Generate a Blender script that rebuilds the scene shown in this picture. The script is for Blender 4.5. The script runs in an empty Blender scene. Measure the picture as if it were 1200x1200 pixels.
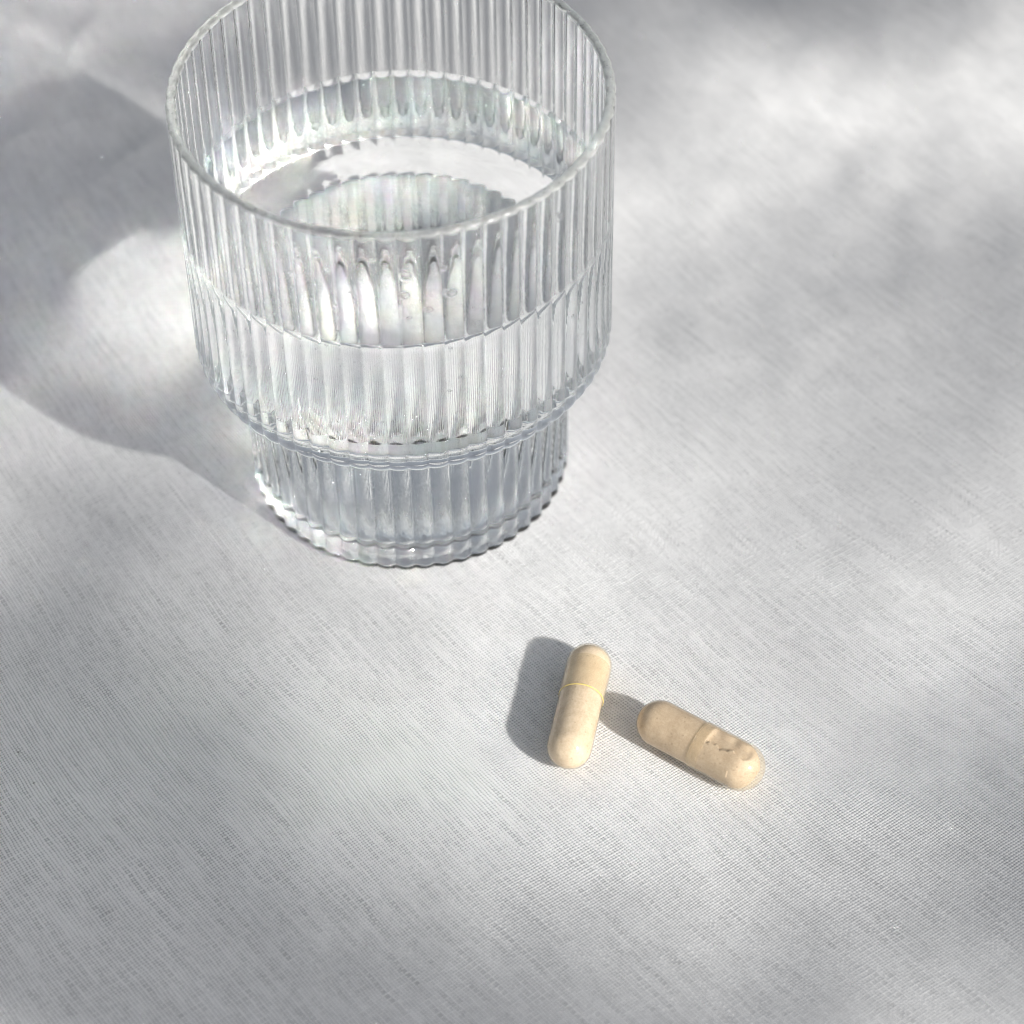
import bpy, math, random
import numpy as np
from mathutils import Matrix, Vector

MM = 0.001
scene = bpy.context.scene
col = scene.collection
random.seed(4)

# ------------------------------------------------------------------ camera
cam_data = bpy.data.cameras.new("camera")
cam = bpy.data.objects.new("camera", cam_data)
col.objects.link(cam)
PITCH, ROLL = 0.82204931, -0.01763429
cam.matrix_world = (Matrix.Translation(Vector((17.1647, -335.1607, 346.1160)) * MM)
                    @ Matrix.Rotation(math.pi / 2 - PITCH, 4, 'X') @ Matrix.Rotation(ROLL, 4, 'Z'))
cam_data.sensor_width = 36.0
cam_data.lens = 36.0 * 3290.14 / 1200.0
cam_data.clip_start = 0.01
cam_data.clip_end = 100.0
cam_data.dof.use_dof = True
cam_data.dof.focus_distance = 0.436
cam_data.dof.aperture_fstop = 16.0
scene.camera = cam

# ------------------------------------------------------------------ sky, sun, exposure
SUN_EL = math.radians(31.0)
SUN_DIR = Vector((0.740 * math.cos(SUN_EL), -0.6726 * math.cos(SUN_EL), math.sin(SUN_EL))).normalized()  # towards the sun
world = bpy.data.worlds.new("World")
scene.world = world
world.use_nodes = True
wn, wl = world.node_tree.nodes, world.node_tree.links
wn.clear()
sky = wn.new('ShaderNodeTexSky')
sky.sky_type = 'NISHITA'
sky.sun_disc = False
sky.sun_elevation = SUN_EL
sky.sun_rotation = math.atan2(SUN_DIR.x, SUN_DIR.y)
sky.air_density = 1.0
sky.dust_density = 3.0
hsv = wn.new('ShaderNodeHueSaturation')
hsv.inputs['Saturation'].default_value = 0.38
bg = wn.new('ShaderNodeBackground')
bg.inputs['Strength'].default_value = 0.097
wo = wn.new('ShaderNodeOutputWorld')
wl.new(sky.outputs[0], hsv.inputs['Color'])
wl.new(hsv.outputs[0], bg.inputs['Color'])
wl.new(bg.outputs[0], wo.inputs['Surface'])

sun_data = bpy.data.lights.new("sun", 'SUN')
sun_data.energy = 5.0
sun_data.angle = 0.035
sun_data.color = (1.0, 0.975, 0.935)
sun = bpy.data.objects.new("sun", sun_data)
col.objects.link(sun)
sun.rotation_euler = SUN_DIR.to_track_quat('Z', 'Y').to_euler()
sun.location = SUN_DIR * 4

scene.view_settings.view_transform = 'Standard'
scene.view_settings.look = 'None'
scene.view_settings.exposure = 0.11
scene.view_settings.gamma = 1.0
scene.view_settings.use_curve_mapping = False

cy = scene.cycles
cy.max_bounces = 32
cy.transmission_bounces = 32
cy.glossy_bounces = 12
cy.diffuse_bounces = 4
cy.transparent_max_bounces = 8
cy.caustics_refractive = True
cy.caustics_reflective = True
cy.blur_glossy = 0.0
cy.sample_clamp_indirect = 0.0
cy.use_adaptive_sampling = False
cy.use_guiding = True
cy.guiding_training_samples = 128
cy.guiding_roughness_threshold = 0.0
cy.filter_width = 1.0
cy.use_denoising = True
cy.denoiser = 'OPENIMAGEDENOISE'

# ------------------------------------------------------------------ helpers
def mesh_obj(name, verts, faces, mats, parent=None, smooth=True, mat_index=None):
    me = bpy.data.meshes.new(name)
    me.from_pydata([tuple(v) for v in verts], [], [tuple(f) for f in faces])
    for m in (mats if isinstance(mats, (list, tuple)) else [mats]):
        me.materials.append(m)
    if smooth:
        me.polygons.foreach_set('use_smooth', [True] * len(me.polygons))
    if mat_index is not None:
        me.polygons.foreach_set('material_index', mat_index)
    me.update()
    ob = bpy.data.objects.new(name, me)
    col.objects.link(ob)
    ob.parent = parent
    return ob

def tag(o, label=None, cat=None, group=None, kind=None):
    for k, v in (('label', label), ('category', cat), ('group', group), ('kind', kind)):
        if v:
            o[k] = v
    return o

def new_mat(name):
    m = bpy.data.materials.new(name)
    m.use_nodes = True
    m.node_tree.nodes.clear()
    return m, m.node_tree.nodes, m.node_tree.links

class NT:
    """tiny helper for math-node chains"""
    def __init__(s, nodes, links): s.n, s.l = nodes, links
    def m(s, op, a, b=None, c=None):
        nd = s.n.new('ShaderNodeMath'); nd.operation = op
        for i, x in enumerate((a, b, c)):
            if x is None: continue
            if isinstance(x, (int, float)): nd.inputs[i].default_value = x
            else: s.l.new(x, nd.inputs[i])
        return nd.outputs[0]
    def combine(s, x, y, z=0.0):
        nd = s.n.new('ShaderNodeCombineXYZ')
        for i, v in enumerate((x, y, z)):
            if isinstance(v, (int, float)): nd.inputs[i].default_value = v
            else: s.l.new(v, nd.inputs[i])
        return nd.outputs[0]
    def noise(s, vec, scale, detail=2.0, rough=0.5, dim='3D'):
        nd = s.n.new('ShaderNodeTexNoise'); nd.noise_dimensions = dim
        nd.inputs['Scale'].default_value = scale
        nd.inputs['Detail'].default_value = detail
        nd.inputs['Roughness'].default_value = rough
        s.l.new(vec, nd.inputs['Vector'])
        return nd.outputs['Fac']

# ------------------------------------------------------------------ materials
def mat_linen():
    m, n, l = new_mat("white_linen")
    t = NT(n, l)
    tc = n.new('ShaderNodeTexCoord')
    sep = n.new('ShaderNodeSeparateXYZ')
    l.new(tc.outputs['Object'], sep.inputs[0])
    x, y = sep.outputs[0], sep.outputs[1]
    # gentle waviness of the thread lines
    w1 = t.noise(tc.outputs['Object'], 22.0, 1.0)
    w2 = t.noise(tc.outputs['Object'], 260.0, 2.0)
    xy = t.m('MULTIPLY', x, y)
    P = 1.0 / 0.00046                                   # threads per metre
    s0 = t.m('ADD', t.m('MULTIPLY', x, 0.829), t.m('MULTIPLY', y, 0.559))
    s0 = t.m('ADD', s0, t.m('MULTIPLY', xy, 1.3))
    s0 = t.m('ADD', s0, t.m('MULTIPLY', w1, 0.004))
    s0 = t.m('ADD', s0, t.m('MULTIPLY', w2, 0.0004))
    t0 = t.m('ADD', t.m('MULTIPLY', x, -0.559), t.m('MULTIPLY', y, 0.829))
    t0 = t.m('ADD', t0, t.m('MULTIPLY', w1, -0.003))
    t0 = t.m('ADD', t0, t.m('MULTIPLY', w2, -0.00034))
    S = t.m('MULTIPLY', s0, P)
    T = t.m('MULTIPLY', t0, P)
    sa = t.m('SINE', t.m('MULTIPLY', S, math.pi))
    sb = t.m('SINE', t.m('MULTIPLY', T, math.pi))
    # thread thickness varies from thread to thread and slowly along each thread
    va = t.noise(t.combine(t.m('FLOOR', S), t.m('MULTIPLY', T, 0.042)), 0.93, 2.0, 0.6, '2D')
    vb = t.noise(t.combine(t.m('FLOOR', T), t.m('MULTIPLY', S, 0.06), 7.0), 0.93, 2.0, 0.6, '2D')
    ha = t.m('ADD', t.m('MULTIPLY', t.m('ABSOLUTE', sa), 0.55),
             t.m('MULTIPLY', t.m('MULTIPLY', t.m('SIGN', sa), sb), 0.38))
    hb = t.m('SUBTRACT', t.m('MULTIPLY', t.m('ABSOLUTE', sb), 0.55),
             t.m('MULTIPLY', t.m('MULTIPLY', t.m('SIGN', sb), sa), 0.38))
    ha = t.m('ADD', ha, t.m('MULTIPLY', t.m('SUBTRACT', va, 0.48), 1.2))
    hb = t.m('ADD', hb, t.m('MULTIPLY', t.m('SUBTRACT', vb, 0.5), 0.35))
    wn_ = n.new('ShaderNodeTexWhiteNoise'); wn_.noise_dimensions = '2D'
    l.new(t.combine(t.m('FLOOR', S), t.m('FLOOR', T)), wn_.inputs['Vector'])
    h = t.m('ADD', t.m('MAXIMUM', ha, hb), t.m('MULTIPLY', t.m('SUBTRACT', wn_.outputs['Value'], 0.5), 0.18))
    h.node.name = 'weave'
    fuzz = t.noise(tc.outputs['Object'], 6000.0, 2.0, 0.7)
    hh = t.m('ADD', h, t.m('MULTIPLY', fuzz, 0.22))
    bump = n.new('ShaderNodeBump')
    bump.inputs['Strength'].default_value = 1.0
    bump.inputs['Distance'].default_value = 0.00016
    l.new(hh, bump.inputs['Height'])
    # yarn colour: bleached thread, slightly darker open pores between threads
    ramp = n.new('ShaderNodeValToRGB')
    ramp.color_ramp.elements[0].position = 0.18
    ramp.color_ramp.elements[0].color = (0.30, 0.305, 0.31, 1)
    ramp.color_ramp.elements[1].position = 0.75
    ramp.color_ramp.elements[1].color = (0.90, 0.90, 0.895, 1)
    l.new(hh, ramp.inputs[0])
    big = t.noise(tc.outputs['Object'], 120.0, 5.0, 0.65)
    mix = n.new('ShaderNodeMix'); mix.data_type = 'RGBA'; mix.blend_type = 'MULTIPLY'
    mix.inputs[0].default_value = 1.0
    mp = n.new('ShaderNodeMapRange')
    mp.inputs[1].default_value = 0.3; mp.inputs[2].default_value = 0.7
    mp.inputs[3].default_value = 0.91; mp.inputs[4].default_value = 1.0
    l.new(big, mp.inputs[0])
    l.new(ramp.outputs[0], mix.inputs[6]); l.new(mp.outputs[0], mix.inputs[7])
    b = n.new('ShaderNodeBsdfPrincipled')
    b.inputs['Roughness'].default_value = 0.75
    b.inputs['Specular IOR Level'].default_value = 0.25
    b.inputs['Sheen Weight'].default_value = 0.15
    b.inputs['Sheen Roughness'].default_value = 0.4
    l.new(mix.outputs[2], b.inputs['Base Color'])
    l.new(bump.outputs[0], b.inputs['Normal'])
    o = n.new('ShaderNodeOutputMaterial')
    l.new(b.outputs[0], o.inputs[0])
    return m

def mat_glass(name, ior, color, bump=0.0, rough=0.0):
    m, n, l = new_mat(name)
    g = n.new('ShaderNodeBsdfGlass')
    g.inputs['IOR'].default_value = ior
    g.inputs['Roughness'].default_value = rough
    g.inputs['Color'].default_value = (*color, 1)
    if bump:
        t = NT(n, l)
        tc = n.new('ShaderNodeTexCoord')
        nz = t.noise(tc.outputs['Object'], 260.0, 2.0, 0.55)
        bp = n.new('ShaderNodeBump')
        bp.inputs['Strength'].default_value = bump
        bp.inputs['Distance'].default_value = 0.0002
        l.new(nz, bp.inputs['Height']); l.new(bp.outputs[0], g.inputs['Normal'])
    o = n.new('ShaderNodeOutputMaterial')
    l.new(g.outputs[0], o.inputs[0])
    return m

M_LINEN = mat_linen()
M_GLASS = mat_glass("clear_glass", 1.50, (0.996, 0.998, 0.996), 0.25)
def mat_rim():
    """fire-polished, slightly frosted lip"""
    m, n, l = new_mat("frosted_rim")
    g = n.new('ShaderNodeBsdfGlass'); g.inputs['IOR'].default_value = 1.5; g.inputs['Roughness'].default_value = 0.2
    d = n.new('ShaderNodeBsdfDiffuse'); d.inputs[0].default_value = (0.80, 0.82, 0.79, 1)
    tl = n.new('ShaderNodeBsdfTranslucent'); tl.inputs[0].default_value = (0.80, 0.82, 0.79, 1)
    a = n.new('ShaderNodeMixShader'); l.new(d.outputs[0], a.inputs[1]); l.new(tl.outputs[0], a.inputs[2])
    b = n.new('ShaderNodeMixShader'); l.new(g.outputs[0], b.inputs[1]); l.new(a.outputs[0], b.inputs[2])
    t = NT(n, l)
    tc = n.new('ShaderNodeTexCoord')
    nz = t.noise(tc.outputs['Object'], 900.0, 3.0, 0.7)
    l.new(t.m('ADD', 0.12, t.m('MULTIPLY', nz, 0.5)), b.inputs[0])
    o = n.new('ShaderNodeOutputMaterial'); l.new(b.outputs[0], o.inputs[0])
    return m
M_RIM = mat_rim()
M_WATER_TOP = mat_glass("water_surface", 1.333, (1, 1, 1))
M_WATER_SIDE = mat_glass("water_against_glass", 1.333 / 1.50, (0.99, 0.995, 0.995))

# ------------------------------------------------------------------ tablecloth
def value_noise(x, y, seed):
    xi, yi = np.floor(x).astype(np.int64), np.floor(y).astype(np.int64)
    fx, fy = x - xi, y - yi
    fx, fy = fx * fx * fx * (fx * (fx * 6 - 15) + 10), fy * fy * fy * (fy * (fy * 6 - 15) + 10)
    def h(a, b):
        k = (a * 374761393 + b * 668265263 + seed * 1442695041) & 0x7fffffff
        k = ((k ^ (k >> 13)) * 1274126177) & 0x7fffffff
        return ((k ^ (k >> 16)) & 0xffff) / 65535.0
    return (h(xi, yi) * (1 - fx) + h(xi + 1, yi) * fx) * (1 - fy) + (h(xi, yi + 1) * (1 - fx) + h(xi + 1, yi + 1) * fx) * fy

CAPS = [((28.9, -50.5), (25.4, -66.6)), ((39.6, -62.6), (51.5, -71.1))]
CAP_R = (3.64, 3.85)

def cloth_height(x, y):
    """crumple of the linen in mm, flat where things stand"""
    u, v = 0.83 * x + 0.56 * y, -0.56 * x + 0.83 * y
    h = 0.55 * (value_noise(u / 38 + 3.1, v / 55 + 1.7, 1) - 0.5)
    h += 0.22 * (value_noise(u / 13 + 9.4, v / 24 + 5.2, 2) - 0.5)
    h += 0.085 * (value_noise(u / 4.5, v / 11, 3) - 0.5)
    # creases are stronger on the far side of the cloth
    far = np.clip((y + 30) / 90, 0, 1)
    h += far * 0.75 * (value_noise(x / 9 + 4.4, y / 12 + 8.1, 5) - 0.5)
    h += (0.35 + 0.65 * far) * 0.20 * (value_noise(u / 3.6 + 2.2, v / 5.5 + 3.3, 6) - 0.5)
    # a few pressed creases: thin ridges along wandering lines
    for k, (cx, cy, ang, ln, amp) in enumerate(((-62, 62, 2.15, 30, 0.30), (-50, 88, 0.9, 24, 0.22), (88, 70, -0.75, 28, 0.24), (70, 95, -0.4, 30, 0.22), (105, 50, -0.45, 24, 0.2), (58, 62, -0.95, 22, 0.26), (80, 35, -0.9, 18, 0.18), (98, 5, -0.8, 22, 0.14), (48, 40, -0.6, 16, 0.2), (-78, 85, 0.5, 22, 0.3), (-60, 35, -0.9, 22, 0.18), (-75, 5, -1.1, 24, 0.16),
                                                (60, 20, -0.85, 26, 0.24), (95, 30, -0.7, 30, 0.26), (-70, 110, 1.3, 30, 0.25), (35, -20, -0.8, 30, 0.10),
                                                (75, -45, -0.75, 26, 0.10), (-40, -60, -1.0, 40, 0.10), (20, -95, -0.95, 34, 0.09))):
        a_ = (x - cx) * math.cos(ang) + (y - cy) * math.sin(ang)
        b_ = -(x - cx) * math.sin(ang) + (y - cy) * math.cos(ang) + 3.0 * (value_noise(a_ / 9 + k * 5.3, a_ * 0 + 0.5, 30 + k) - 0.5)
        h += 1.5 * amp * np.exp(-(b_ / 2.2) ** 2) * np.exp(-(a_ / ln) ** 2)
    m = np.clip((np.hypot(x, y) - 28) / 14, 0, 1)
    for (a, b) in CAPS:
        ax, ay = a; bx, by = b
        dx, dy = bx - ax, by - ay
        k = np.clip(((x - ax) * dx + (y - ay) * dy) / (dx * dx + dy * dy), 0, 1)
        m = m * np.clip((np.hypot(x - ax - k * dx, y - ay - k * dy) - 1.5) / 8, 0, 1)
    m = m * m * (3 - 2 * m)
    return h * m

def build_cloth():
    def axis(lo, hi, step, far):
        a = list(np.arange(lo, hi + 1e-6, step))
        k, s = lo, step
        left = []
        while k > -far:
            s *= 1.35; k -= s; left.append(max(k, -far))
        k, s = hi, step
        right = []
        while k < far:
            s *= 1.35; k += s; right.append(min(k, far))
        return np.array(left[::-1] + a + right)
    xs, ys = axis(-100, 140, 1.0, 1500), axis(-125, 150, 1.0, 1500)
    X, Y = np.meshgrid(xs, ys)
    Z = cloth_height(X, Y) * np.clip(1.5 - np.maximum(np.abs(X), np.abs(Y)) / 400, 0, 1)
    V = np.stack([X, Y, Z], -1).reshape(-1, 3) * MM
    nx, ny = len(xs), len(ys)
    i, j = np.meshgrid(np.arange(nx - 1), np.arange(ny - 1))
    a = (j * nx + i).ravel()
    F = np.stack([a, a + 1, a + 1 + nx, a + nx], -1)
    return V, F
V, F = build_cloth()
cloth = mesh_obj("tablecloth", V, F.tolist(), M_LINEN)
tag(cloth, "white linen tablecloth with a visible plain weave and soft creases", kind='structure')

# ------------------------------------------------------------------ ribbed tumbler
N_UP, N_LOW = 68, 52
SEG = 1768                                                # samples round the glass
TH = np.arange(SEG) * 2 * math.pi / SEG
PH_UP, PH_LOW = 0.35, 0.9

def rib(n, ph, flat=1.0, soft=0.008):                              # 0 in the valley, 1 on the crest of each rounded flute
    c = np.cos(0.5 * (n * TH + ph))
    f = lambda q: (q * q + soft) ** (0.5 * flat)          # flat < 1: broad crests, narrow grooves
    return (f(c) - f(0.0)) / (f(1.0) - f(0.0))
RIB_UP, RIB_LOW = rib(N_UP, PH_UP, 0.55), rib(N_LOW, PH_LOW, 0.85)

def arc(cx, cz, r, a0, a1, n):
    return [(cx + r * math.cos(math.radians(a0 + (a1 - a0) * k / n)),
             cz + r * math.sin(math.radians(a0 + (a1 - a0) * k / n))) for k in range(n + 1)]

WATER_Z = 57.2
RO, RI = 34.0, 32.3                                      # upper section, crest radius outside, inner wall
LO, LI = 26.9, 25.7                                      # lower section
H = 79.9

def ring_stack(profile):
    """profile rows: (radius, z, outer/inner rib amplitude of the upper ribs, of the lower ribs)"""
    rows = []
    for r, z, au, al in profile:
        rr = r + au * (RIB_UP - 1.0) + al * (RIB_LOW - 1.0)
        rows.append(np.stack([rr * np.cos(TH), rr * np.sin(TH), np.full(SEG, z)], -1))
    return np.concatenate(rows) * MM

def ring_faces(n, flip=False):
    j = np.arange(SEG)
    j2 = (j + 1) % SEG
    out = []
    for k in range(n - 1):
        a, b = k * SEG, (k + 1) * SEG
        f = np.stack([a + j, a + j2, b + j2, b + j], -1)
        out.append(f[:, ::-1] if flip else f)
    return np.concatenate(out)

AO, AI = 0.30, -0.26                                      # rib depth outside and inside, upper section
BO, BI = 0.70, -0.20                                      # the same, lower section
def lerp(a, b, k): return a + (b - a) * k

outer = [(0.4, 0.75, 0, 0), (8, 0.72, 0, 0), (16, 0.62, 0, 0), (21.5, 0.45, 0, 0), (23.2, 0.12, 0, 0.03), (24.2, 0.0, 0, 0.10)]
outer += [(r, z, 0, BO * (0.25 + 0.75 * k / 7)) for k, (r, z) in enumerate(arc(LO - 1.3, 1.3, 1.3, -90, 0, 7))]
outer += [(LO, z, 0, BO) for z in np.linspace(2.2, 28.4, 14)]
outer += [(r, z, 0, BO * (1 - k / 4)) for k, (r, z) in enumerate(arc(LO + 1.0, 29.25, 1.0, 180, 90, 4))]
outer += [(29.6, 30.3, 0, 0), (30.8, 30.34, 0.0, 0)]
fil = arc(RO - 2.4, 32.75, 2.4, -90, 0, 12)
outer += [(r, z, AO * min(1, max(0, k / 3)), 0) for k, (r, z) in enumerate(fil[1:])]
outer += [(RO, z, AO, 0) for z in np.linspace(34.0, H - 1.0, 22)]
N_WALL = len(outer)
RIM_PTS = [(RO, H - 0.75), (RO - 0.07, H - 0.42), (RO - 0.26, H - 0.16), (RO - 0.55, H - 0.03), (RO - 0.85, H),
           (RO - 1.15, H - 0.03), (RO - 1.42, H - 0.16), (RO - 1.62, H - 0.42), (RO - 1.68, H - 0.75)]
outer += [(r, z, lerp(AO, AI, k / 8), 0) for k, (r, z) in enumerate(RIM_PTS)]
N_RIM = len(outer)
outer += [(lerp(RO - 1.69, RI, min(1, k * 0.3)), z, AI, 0) for k, z in enumerate(np.linspace(H - 1.2, WATER_Z + 0.55, 12))]
inner_wet = [(RI, z, AI, 0) for z in np.linspace(WATER_Z + 0.55, 34.5, 12)]
ifil = arc(RI - 1.2, 34.0, 1.2, 0, -90, 9)
inner_wet += [(r, z, AI * min(1, max(0, 1.25 - k / 7)), 0) for k, (r, z) in enumerate(ifil)]
inner_wet += [(29.4, 32.76, 0, 0.0), (27.4, 32.72, 0, 0.10)]
inner_wet += [(r, z, 0, BI * min(1, 0.45 + k / 5)) for k, (r, z) in enumerate(arc(LI + 0.6, 32.1, 0.6, 90, 180, 6))]
inner_wet += [(lerp(LI, LI - 0.3, k / 9), z, 0, BI) for k, z in enumerate(np.linspace(31.1, 7.6, 10))]
bf = arc(LI - 0.3 - 4, 7.0, 4, 0, -88, 16)
inner_wet += [(r, z, 0, BI * max(0, 1 - (k / 14) ** 2)) for k, (r, z) in enumerate(bf)]
inner_wet += [(14, 3.05, 0, 0), (7, 3.1, 0, 0), (0.4, 3.15, 0, 0)]

def build_glass():
    V = ring_stack(outer)
    F = ring_faces(len(outer)).tolist()
    F.append(list(range(SEG))[::-1])                      # closes the tiny ring under the foot
    return V, F
tumbler = bpy.data.objects.new("drinking_glass", None)
col.objects.link(tumbler)
tag(tumbler, "clear ribbed stepped drinking glass two-thirds full of water", 'glass')
V, F = build_glass()
mi = [0] * len(F)
for k in range(N_WALL, N_RIM - 1):
    mi[k * SEG:(k + 1) * SEG] = [1] * SEG
body = mesh_obj("glass_body", V, F, [M_GLASS, M_RIM], tumbler, True, mi)

# water: its wetted side is the interface with the glass, the top a free surface with a meniscus
top = []
for k in range(9):
    d = 4.0 * (k / 8) ** 2
    top.append((RI - d, WATER_Z + 0.55 * math.exp(-d / 0.9), AI * math.exp(-d / 1.2), 0))
top += [(r, WATER_Z, 0, 0) for r in (24, 16, 8, 0.4)]
def build_water():
    side = inner_wet[::-1]                                # from the floor up to the water line
    prof = side + top[1:]
    V = ring_stack(prof)
    F = ring_faces(len(prof)).tolist()
    mi = [0] * ((len(side) - 1) * SEG) + [1] * ((len(top) - 1) * SEG)
    F.append(list(range(SEG))[::-1]); mi.append(0)
    F.append([(len(prof) - 1) * SEG + k for k in range(SEG)]); mi.append(1)
    return V, F, mi
V, F, mi = build_water()
water = mesh_obj("water_fill", V, F, [M_WATER_SIDE, M_WATER_TOP], None, True, mi)
tag(water, "still clear water filling the ribbed drinking glass past its step", 'water')

# small air bubbles clinging below the water line and droplets left on the wall above it
def blob_cloud(name, items, mat, parent, sub=2):
    import bmesh
    bm = bmesh.new()
    for c, r, n, flat in items:
        M = Matrix.Translation(Vector(c) * MM) @ Vector(n).to_track_quat('Z', 'Y').to_matrix().to_4x4() @ Matrix.Diagonal((r * MM, r * MM * random.uniform(0.9, 1.3), r * MM * flat, 1))
        bmesh.ops.create_icosphere(bm, subdivisions=sub, radius=1.0, matrix=M)
    me = bpy.data.meshes.new(name)
    bm.to_mesh(me); bm.free()
    me.materials.append(mat)
    me.polygons.foreach_set('use_smooth', [True] * len(me.polygons))
    ob = bpy.data.objects.new(name, me)
    col.objects.link(ob); ob.parent = parent
    ob['kind'] = 'stuff'
    return ob
M_BUBBLE = mat_glass("air_bubble_in_water", 1 / 1.333, (1, 1, 1))
M_DROP = mat_glass("water_droplet", 1.333, (1, 1, 1))
rb = random.Random(11)
items = []
for _ in range(110):
    t = rb.uniform(0, 2 * math.pi); r = rb.uniform(0.10, 0.24)
    z = WATER_Z - 0.6 - rb.random() ** 1.4 * 21
    items.append(((math.cos(t) * (RI - r - 0.02), math.sin(t) * (RI - r - 0.02), z), r, (math.cos(t), math.sin(t), 0), 1.0))
for _ in range(60):
    t = rb.uniform(0, 2 * math.pi); r = rb.uniform(0.09, 0.22)
    rad = rb.uniform(6, 18)
    items.append(((math.cos(t) * rad, math.sin(t) * rad, 3.2 + r), r, (0, 0, 1), 1.0))
blob_cloud("air_bubbles", items, M_BUBBLE, water)
items = []
for _ in range(42):
    t = math.radians(rb.gauss(-95, 42)); r = rb.uniform(0.18, 0.55) if rb.random() < 0.8 else rb.uniform(0.6, 0.95)
    z = rb.uniform(WATER_Z + 1.5, H - 4)
    items.append(((math.cos(t) * (RI - 0.30 * r), math.sin(t) * (RI - 0.30 * r), z), r, (math.cos(t), math.sin(t), 0), 0.30))
blob_cloud("water_droplets", items, M_DROP, water)

# ------------------------------------------------------------------ capsules
def mat_powder(name, tint):
    m, n, l = new_mat(name)
    t = NT(n, l)
    tc = n.new('ShaderNodeTexCoord')
    v = tc.outputs['Object']
    n1 = t.noise(v, 420.0, 4.0, 0.65)
    n2 = t.noise(v, 2600.0, 3.0, 0.7)
    ramp = n.new('ShaderNodeValToRGB')
    e = ramp.color_ramp.elements
    e[0].position = 0.32; e[0].color = (tint[0] * 0.66, tint[1] * 0.61, tint[2] * 0.55, 1)
    e[1].position = 0.66; e[1].color = (*tint, 1)
    l.new(t.m('ADD', t.m('MULTIPLY', n1, 0.6), t.m('MULTIPLY', n2, 0.4)), ramp.inputs[0])
    vor = n.new('ShaderNodeTexVoronoi'); vor.inputs['Scale'].default_value = 1100.0
    l.new(v, vor.inputs['Vector'])
    speck = n.new('ShaderNodeMapRange')
    speck.inputs[1].default_value = 0.12; speck.inputs[2].default_value = 0.22
    l.new(vor.outputs['Distance'], speck.inputs[0])
    pick = t.m('GREATER_THAN', t.noise(v, 900.0, 1.0), 0.50)
    fac = t.m('MULTIPLY', t.m('SUBTRACT', 1.0, speck.outputs[0]), pick)
    mix = n.new('ShaderNodeMix'); mix.data_type = 'RGBA'
    l.new(t.m('MULTIPLY', fac, 0.42), mix.inputs[0])
    l.new(ramp.outputs[0], mix.inputs[6])
    mix.inputs[7].default_value = (0.22, 0.15, 0.09, 1)
    b = n.new('ShaderNodeBsdfPrincipled')
    l.new(mix.outputs[2], b.inputs['Base Color'])
    b.inputs['Roughness'].default_value = 0.8
    b.inputs['Specular IOR Level'].default_value = 0.1
    bp = n.new('ShaderNodeBump'); bp.inputs['Strength'].default_value = 0.35
    bp.inputs['Distance'].default_value = 0.0002
    l.new(t.m('ADD', n1, n2), bp.inputs['Height']); l.new(bp.outputs[0], b.inputs['Normal'])
    o = n.new('ShaderNodeOutputMaterial')
    l.new(b.outputs[0], o.inputs[0])
    return m

def mat_gelatin(name, clear, milky, haze=0.26, rough=0.12):
    """thin clear gelatin: mostly see-through, a little milky, glossy outside"""
    m, n, l = new_mat(name)
    t = NT(n, l)
    tr = n.new('ShaderNodeBsdfTransparent'); tr.inputs[0].default_value = (*clear, 1)
    di = n.new('ShaderNodeBsdfDiffuse'); di.inputs[0].default_value = (*milky, 1)
    tl = n.new('ShaderNodeBsdfTranslucent'); tl.inputs[0].default_value = (*milky, 1)
    half = n.new('ShaderNodeMixShader'); half.inputs[0].default_value = 0.5
    l.new(di.outputs[0], half.inputs[1]); l.new(tl.outputs[0], half.inputs[2])
    body = n.new('ShaderNodeMixShader'); body.inputs[0].default_value = haze
    l.new(tr.outputs[0], body.inputs[1]); l.new(half.outputs[0], body.inputs[2])
    gl = n.new('ShaderNodeBsdfGlossy'); gl.inputs['Roughness'].default_value = rough
    fr = n.new('ShaderNodeFresnel')
    geo = n.new('ShaderNodeNewGeometry')                  # a thin sheet reflects alike from both sides
    l.new(t.m('ADD', 1.5, t.m('MULTIPLY', geo.outputs['Backfacing'], 1 / 1.5 - 1.5)), fr.inputs['IOR'])
    tc = n.new('ShaderNodeTexCoord')
    bp = n.new('ShaderNodeBump'); bp.inputs['Strength'].default_value = 0.05
    bp.inputs['Distance'].default_value = 0.0002
    l.new(t.noise(tc.outputs['Object'], 500.0, 2.0), bp.inputs['Height'])
    l.new(bp.outputs[0], gl.inputs['Normal'])
    top = n.new('ShaderNodeMixShader')
    l.new(fr.outputs[0], top.inputs[0]); l.new(body.outputs[0], top.inputs[1]); l.new(gl.outputs[0], top.inputs[2])
    o = n.new('ShaderNodeOutputMaterial')
    l.new(top.outputs[0], o.inputs[0])
    return m
M_POW_A = mat_powder("pale_powder", (0.83, 0.715, 0.60))
M_POW_B = mat_powder("tan_powder", (0.73, 0.60, 0.475))
M_GEL = mat_gelatin("clear_gelatin", (1.0, 0.98, 0.925), (0.89, 0.81, 0.64))
M_SEAM, n_, l_ = new_mat("amber_gelatin")
b_ = n_.new('ShaderNodeBsdfPrincipled')
b_.inputs['Base Color'].default_value = (0.74, 0.58, 0.22, 1)
b_.inputs['Roughness'].default_value = 0.2
b_.inputs['Coat Weight'].default_value = 0.6
o_ = n_.new('ShaderNodeOutputMaterial'); l_.new(b_.outputs[0], o_.inputs[0])

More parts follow.
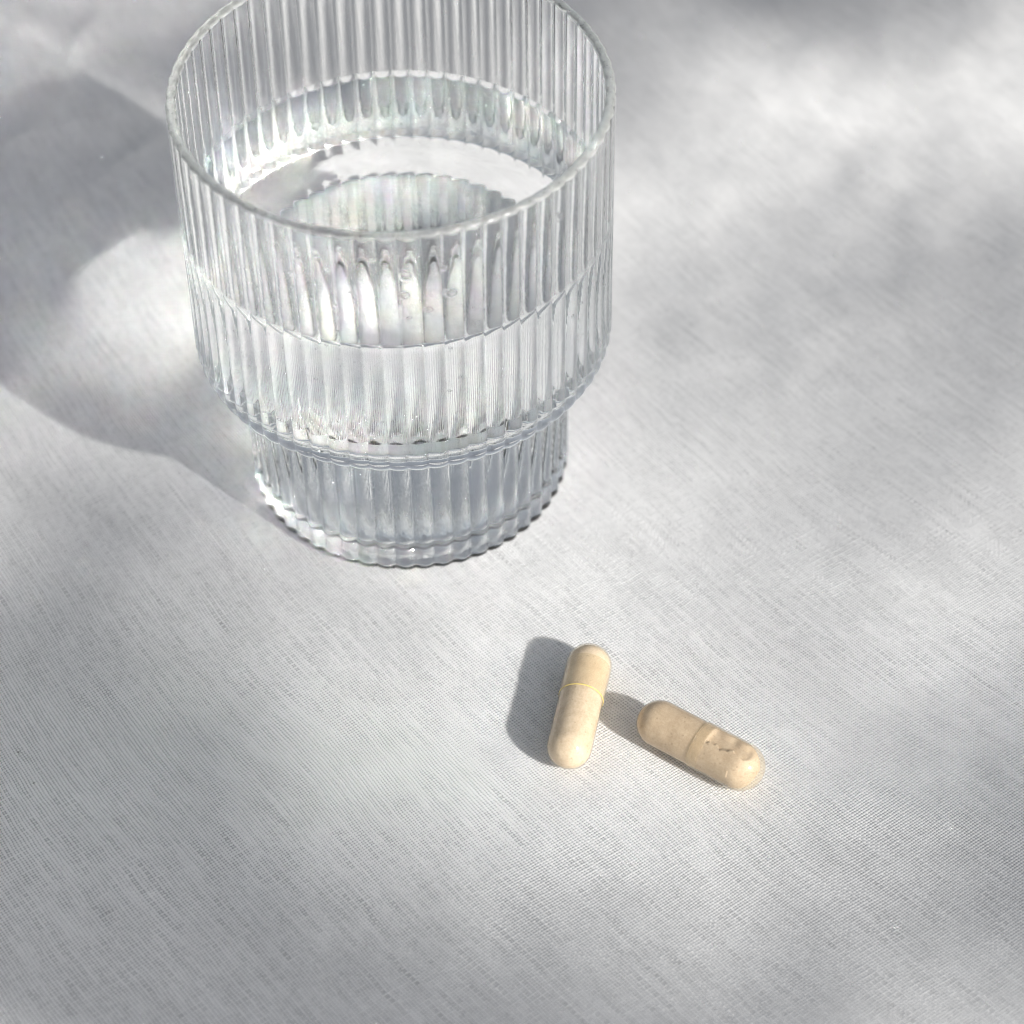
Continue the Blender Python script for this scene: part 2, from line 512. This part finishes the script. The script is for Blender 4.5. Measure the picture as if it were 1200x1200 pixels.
def lathe_x(profile, seg=64, warp=None):
    """profile of (x, radius) spun round the X axis; ends closed by tiny rings"""
    V, F = [], []
    for (x, r) in profile:
        for k in range(seg):
            a = 2 * math.pi * k / seg
            p = [x, r * math.cos(a), r * math.sin(a)]
            V.append(warp(p, a) if warp else p)
    for i in range(len(profile) - 1):
        for k in range(seg):
            k2 = (k + 1) % seg
            F.append((i * seg + k, i * seg + k2, (i + 1) * seg + k2, (i + 1) * seg + k))
    F.append(tuple(range(seg))[::-1])
    F.append(tuple((len(profile) - 1) * seg + k for k in range(seg)))
    return np.array(V) * MM, F

def capsule(a, b, radius, cap_frac, label, mat, crack=False, roll=0.0):
    """a = centre of the cap's round end, b = of the body's round end (mm on the cloth)"""
    ax, ay = a; bx, by = b
    L = math.hypot(bx - ax, by - ay)
    root = bpy.data.objects.new("capsule", None)
    col.objects.link(root)
    root.location = Vector(((ax + bx) / 2, (ay + by) / 2, 0)) * MM
    root.rotation_euler = (0, 0, math.atan2(by - ay, bx - ax))
    tag(root, label, 'capsule', 'capsules on the tablecloth')
    R1, R0 = radius, radius - 0.13
    h = L / 2
    xs = -h + (L + 2 * R1) * cap_frac - R1                # where the cap's rim ends
    cap_p = [(-h - R1 * math.cos(math.radians(t)), max(0.03, R1 * math.sin(math.radians(t)))) for t in np.linspace(0, 90, 16)]
    cap_p += [(x, R1) for x in np.linspace(-h, xs - 0.12, 26)[1:]]
    cap_p += [(xs - 0.03, R1 - 0.03), (xs, R1 - 0.10), (xs, R0 - 0.25)]
    def pocket(x, ang):
        """1 inside the hollow under the shell where the powder has caked away, ragged border"""
        deg = math.degrees(ang)
        d = deg - (77 + 4 * math.sin(x * 1.9 + 0.6) + 2.5 * math.sin(x * 4.9) + 1.3 * math.sin(x * 11 + 1) - 1.5 * (x + h))
        e = 124 + 4 * math.sin(x * 2.1) - deg
        return max(0.0, min(1.0, d / 1.6)) * max(0.0, min(1.0, e / 16)) * max(0.0, min(1.0, (xs - 1.5 - x) / 0.5)) * max(0.0, min(1.0, (x + h + 1.5) / 0.6))
    M = Matrix.Rotation(roll, 3, 'X')
    def place(V):
        return [tuple(M @ Vector(v) + Vector((0, 0, R1 * MM))) for v in V]
    def buckle(p, ang):
        x, r = p[0], math.hypot(p[1], p[2])
        k = pocket(x, ang)
        q = (r - 0.34 * k + 0.10 * k * math.sin(2.6 * x + 1.0)) / r
        return [x, p[1] * q, p[2] * q]
    if crack:
        cap_p = cap_p[:16] + [(x, R1) for x in np.linspace(-h, xs - 0.12, 100)[1:]] + cap_p[-3:]
    V, F = lathe_x(cap_p, 300 if crack else 72, buckle if crack else None)
    mesh_obj("cap", place(V), F[:-1], M_GEL, root)
    body_p = [(x, R0) for x in np.linspace(xs - 1.6 if crack else -h + 0.3, h, 24)]
    body_p += [(h + R0 * math.sin(math.radians(t)), max(0.03, R0 * math.cos(math.radians(t)))) for t in np.linspace(6, 90, 15)]
    V, F = lathe_x(body_p, 72)
    mesh_obj("body", place(V), F[:-2] + F[-1:], M_GEL, root)
    # the packed powder column inside; it stops short of the rounded end on the cracked one
    RP = R0 - 0.16
    pf = []
    if crack:
        pf += [(-h + 0.2 - 2.9 * math.cos(math.radians(t)), max(0.03, RP * math.sin(math.radians(t)))) for t in np.linspace(0, 88, 16)]
    else:
        pf += [(-h - RP * math.cos(math.radians(t)), max(0.03, RP * math.sin(math.radians(t)))) for t in np.linspace(0, 88, 16)]
    pf += [(x, RP) for x in np.linspace(-h + (0.4 if crack else 0.0), h, 110)]
    pf += [(h + RP * math.sin(math.radians(t)), max(0.03, RP * math.cos(math.radians(t)))) for t in np.linspace(5, 90, 16)]
    def lump(p, ang):
        x, r = p[0], math.hypot(p[1], p[2])
        u, w = np.float64(x * 0.55 + 40), np.float64(ang * 2.2)
        f = math.sin(ang * 0.5) ** 2                      # fades out where the angle wraps, on the underside
        k = 0.07 * (float(value_noise(u, w, 21)) - 0.5) + 0.05 * (float(value_noise(u * 2.7, w * 2.7, 22)) - 0.5) * f + 0.03 * (float(value_noise(u * 6, w * 6, 23)) - 0.5) * f
        if crack:
            k -= 0.60 * pocket(x, ang)
            if x < -h + 0.5:
                p[0] += 0.16 * math.sin(3 * ang) + 0.08 * math.sin(8 * ang + x)
        q = (r + k * min(1, r)) / r
        return [p[0], p[1] * q, p[2] * q]
    V, F = lathe_x(pf, 220 if crack else 96, lump)
    mesh_obj("powder_fill", place(V), F, mat, root)
    seam_p = [(xs - 0.005, R0 - 0.02), (xs + 0.005, R1 - 0.045), (xs + 0.15, R1 - 0.03), (xs + 0.24, R0 + 0.02), (xs + 0.25, R0 - 0.02)]
    V, F = lathe_x(seam_p, 72)
    mesh_obj("seam_ring", place(V), F[:-2], M_SEAM if not crack else M_GEL, root)
    return root

capsule(*CAPS[0], CAP_R[0], 0.43, "smooth pale beige capsule with a yellow seam ring lying nearer the glass", M_POW_A, roll=0.4)
capsule(CAPS[1][1], CAPS[1][0], CAP_R[1], 0.50, "tan powder filled capsule with a cracked glossy end", M_POW_B, crack=True, roll=0.0)

# ------------------------------------------------------------------ added potted plant, out of view: blades shaped and placed to cast the soft shade
def mat_simple(name, c, rough, var=0.0, scale=60.0):
    m, n, l = new_mat(name)
    t = NT(n, l)
    b = n.new('ShaderNodeBsdfPrincipled')
    b.inputs['Roughness'].default_value = rough
    if var:
        tc = n.new('ShaderNodeTexCoord')
        ramp = n.new('ShaderNodeValToRGB')
        ramp.color_ramp.elements[0].color = (*[x * (1 - var) for x in c], 1)
        ramp.color_ramp.elements[1].color = (*[min(1, x * (1 + var)) for x in c], 1)
        l.new(t.noise(tc.outputs['Object'], scale, 3.0), ramp.inputs[0])
        l.new(ramp.outputs[0], b.inputs['Base Color'])
    else:
        b.inputs['Base Color'].default_value = (*c, 1)
    o = n.new('ShaderNodeOutputMaterial'); l.new(b.outputs[0], o.inputs[0])
    return m
M_LEAF = mat_simple("leaf_green", (0.085, 0.115, 0.06), 0.45, 0.25, 40.0)
M_STEM = mat_simple("stem_brown", (0.16, 0.12, 0.07), 0.7, 0.3, 200.0)
M_POT = mat_simple("white_stoneware", (0.62, 0.61, 0.59), 0.5, 0.08, 30.0)
M_SOIL = mat_simple("potting_soil", (0.05, 0.035, 0.025), 0.95, 0.4, 300.0)

SHADE_LEAVES = [  # (x, y of the shade on the cloth, half length, half width, heading), mm and radians
    (-15.5, -53.1, 63.8, 6.9, 1.44),
    (23.6, 113.2, 24.1, 42.5, 3.48),
    (-44.9, -87.6, 55.4, 38.5, -0.94),
    (-106.6, 155.9, 88.4, 15.9, -0.81),
    (101.3, 17.3, 87.1, 14.1, -2.43),
    (85.6, 132.5, 24.5, 42.6, 1.53),
    (58.1, 37.1, 79.7, 10.3, 3.74),
    (113.5, -98.5, 90.2, 20.5, 4.57),
    (-57.1, -20.7, 24.1, 41.8, 2.18),
    (-7.2, -153.4, 90.3, 19.5, -1.90),
    (50.5, -122.5, 70.6, 18.9, 1.02),
    (-37.2, 108.2, 24.4, 31.9, 3.70),
    (-108.0, 58.1, 84.1, 9.9, -4.12)]
POT = (640.0, -520.0)
plant = bpy.data.objects.new("shade_plant", None)
col.objects.link(plant)
plant.location = (POT[0] * MM, POT[1] * MM, 0)
tag(plant, "potted greenery added out of view, its broad green leaves placed to cast soft shade on the tablecloth", 'plant')

def tube(points, r0, r1, seg=10):
    V, F = [], []
    pts = [Vector(p) for p in points]
    for i, p in enumerate(pts):
        d = (pts[min(i + 1, len(pts) - 1)] - pts[max(i - 1, 0)]).normalized()
        a = d.orthogonal().normalized(); b = d.cross(a)
        r = r0 + (r1 - r0) * i / (len(pts) - 1)
        for k in range(seg):
            t = 2 * math.pi * k / seg
            V.append((p + a * r * math.cos(t) + b * r * math.sin(t)) * MM)
    for i in range(len(pts) - 1):
        for k in range(seg):
            k2 = (k + 1) % seg
            F.append((i * seg + k, i * seg + k2, (i + 1) * seg + k2, (i + 1) * seg + k))
    F.append(tuple(range(seg))[::-1]); F.append(tuple((len(pts) - 1) * seg + k for k in range(seg)))
    return V, F

def lathe_z(profile, seg=64):
    V, F = [], []
    for r, z in profile:
        for k in range(seg):
            a = 2 * math.pi * k / seg
            V.append((r * math.cos(a) * MM, r * math.sin(a) * MM, z * MM))
    for i in range(len(profile) - 1):
        for k in range(seg):
            k2 = (k + 1) % seg
            F.append((i * seg + k, i * seg + k2, (i + 1) * seg + k2, (i + 1) * seg + k))
    F.append(tuple(range(seg))[::-1])
    return V, F

V, F = lathe_z([(30, 0.3), (36, 1), (40, 20), (44, 60), (46, 86), (47, 90), (45, 91), (43, 89), (42, 74), (41.5, 70)])
mesh_obj("pot", V, F, M_POT, plant)
V, F = lathe_z([(0.5, 75), (15, 77), (30, 76), (41.8, 74)])
mesh_obj("soil", V, F[:-1], M_SOIL, plant)
V, F = tube([(0, 0, 70), (-10, 8, 110), (-28, 18, 200), (-48, 32, 290), (-62, 40, 378)], 5.5, 3.0)
mesh_obj("stem", V, F, M_STEM, plant)

SHIFT = Vector((SUN_DIR.x, SUN_DIR.y)) / SUN_DIR.z
def leaf_mesh(a, b, droop):
    """pointed blade, 1.2 mm thick, lightly folded along the midrib"""
    V, F = [], []
    nu, nv = 22, 8
    for side in (0, 1):
        for i in range(nu + 1):
            u = -1 + 2 * i / nu
            w = b * max(0.0, 1 - u * u) ** 0.8 * (1 - 0.25 * u) + 0.2
            for j in range(nv + 1):
                v = -1 + 2 * j / nv
                z = 0.10 * abs(v) * w - droop * (u + 0.2) ** 2 + 0.35 * math.sin(9 * u + 3 * abs(v)) * abs(v)
                V.append(Vector((a * u, v * w, z - 1.2 * side)) * MM)
    o = (nu + 1) * (nv + 1)
    for i in range(nu):
        for j in range(nv):
            k = i * (nv + 1) + j
            F.append((k, k + nv + 1, k + nv + 2, k + 1))
            F.append((o + k, o + k + 1, o + k + nv + 2, o + k + nv + 1))
    for i in range(nu):
        for k, flip in ((i * (nv + 1), False), (i * (nv + 1) + nv, True)):
            f = (k, o + k, o + k + nv + 1, k + nv + 1)
            F.append(f[::-1] if flip else f)
    return V, F
for q, (lx, ly, a, b, th) in enumerate(SHADE_LEAVES):
    z = 385 + (q * 7 % 11) * 2.6
    c = Vector((lx, ly)) + SHIFT * z  # blade set up-sun so its shade lands on the wanted spot
    V, F = leaf_mesh(a, b, 4.0)
    lf = mesh_obj("shade_leaf", V, F, M_LEAF, plant)
    lf.location = ((c.x - POT[0]) * MM, (c.y - POT[1]) * MM, z * MM)
    lf.rotation_euler = (0, 0, th)
    # petiole from the stem to the nearer end of the blade
    ends = [c + Vector((math.cos(th), math.sin(th))) * a * sgn for sgn in (-1, 1)]
    stem = Vector((POT[0] - 55, POT[1] + 36))
    e = min(ends, key=lambda p: (p - stem).length)
    p0 = Vector((-52 - q % 4 * 3, 34 + q % 3 * 2, 336 + (q % 5) * 7))
    p1 = Vector((e.x - POT[0], e.y - POT[1], z - 3))
    mid = (p0 + p1) / 2 + Vector((0, 0, 6))
    V, F = tube([p0, p0.lerp(mid, 0.5) + Vector((0, 0, 2)), mid, mid.lerp(p1, 0.5) + Vector((0, 0, 1)), p1], 1.1, 0.7, 8)
    mesh_obj("petiole", V, F, M_STEM, plant)

# ------------------------------------------------------------------ stray lint specks on the linen
rl = random.Random(3)
M_LINT = mat_simple("grey_lint", (0.16, 0.15, 0.14), 0.9)
lint = []
for (lx, ly) in ((-56.6, 55.0), (101.0, 8.1), (-60.7, -62.8), (-57.6, -68.9)):
    lz = float(cloth_height(np.float64(lx), np.float64(ly)))
    a = rl.uniform(0, 3.14)
    lint.append(((lx, ly, lz + 0.10), rl.uniform(0.09, 0.14), (math.cos(a), math.sin(a), 0.0), rl.uniform(1.2, 2.6)))
lo = blob_cloud("lint", lint, M_LINT, None, 1)
tag(lo, "tiny dark lint specks scattered on the white linen", 'lint')
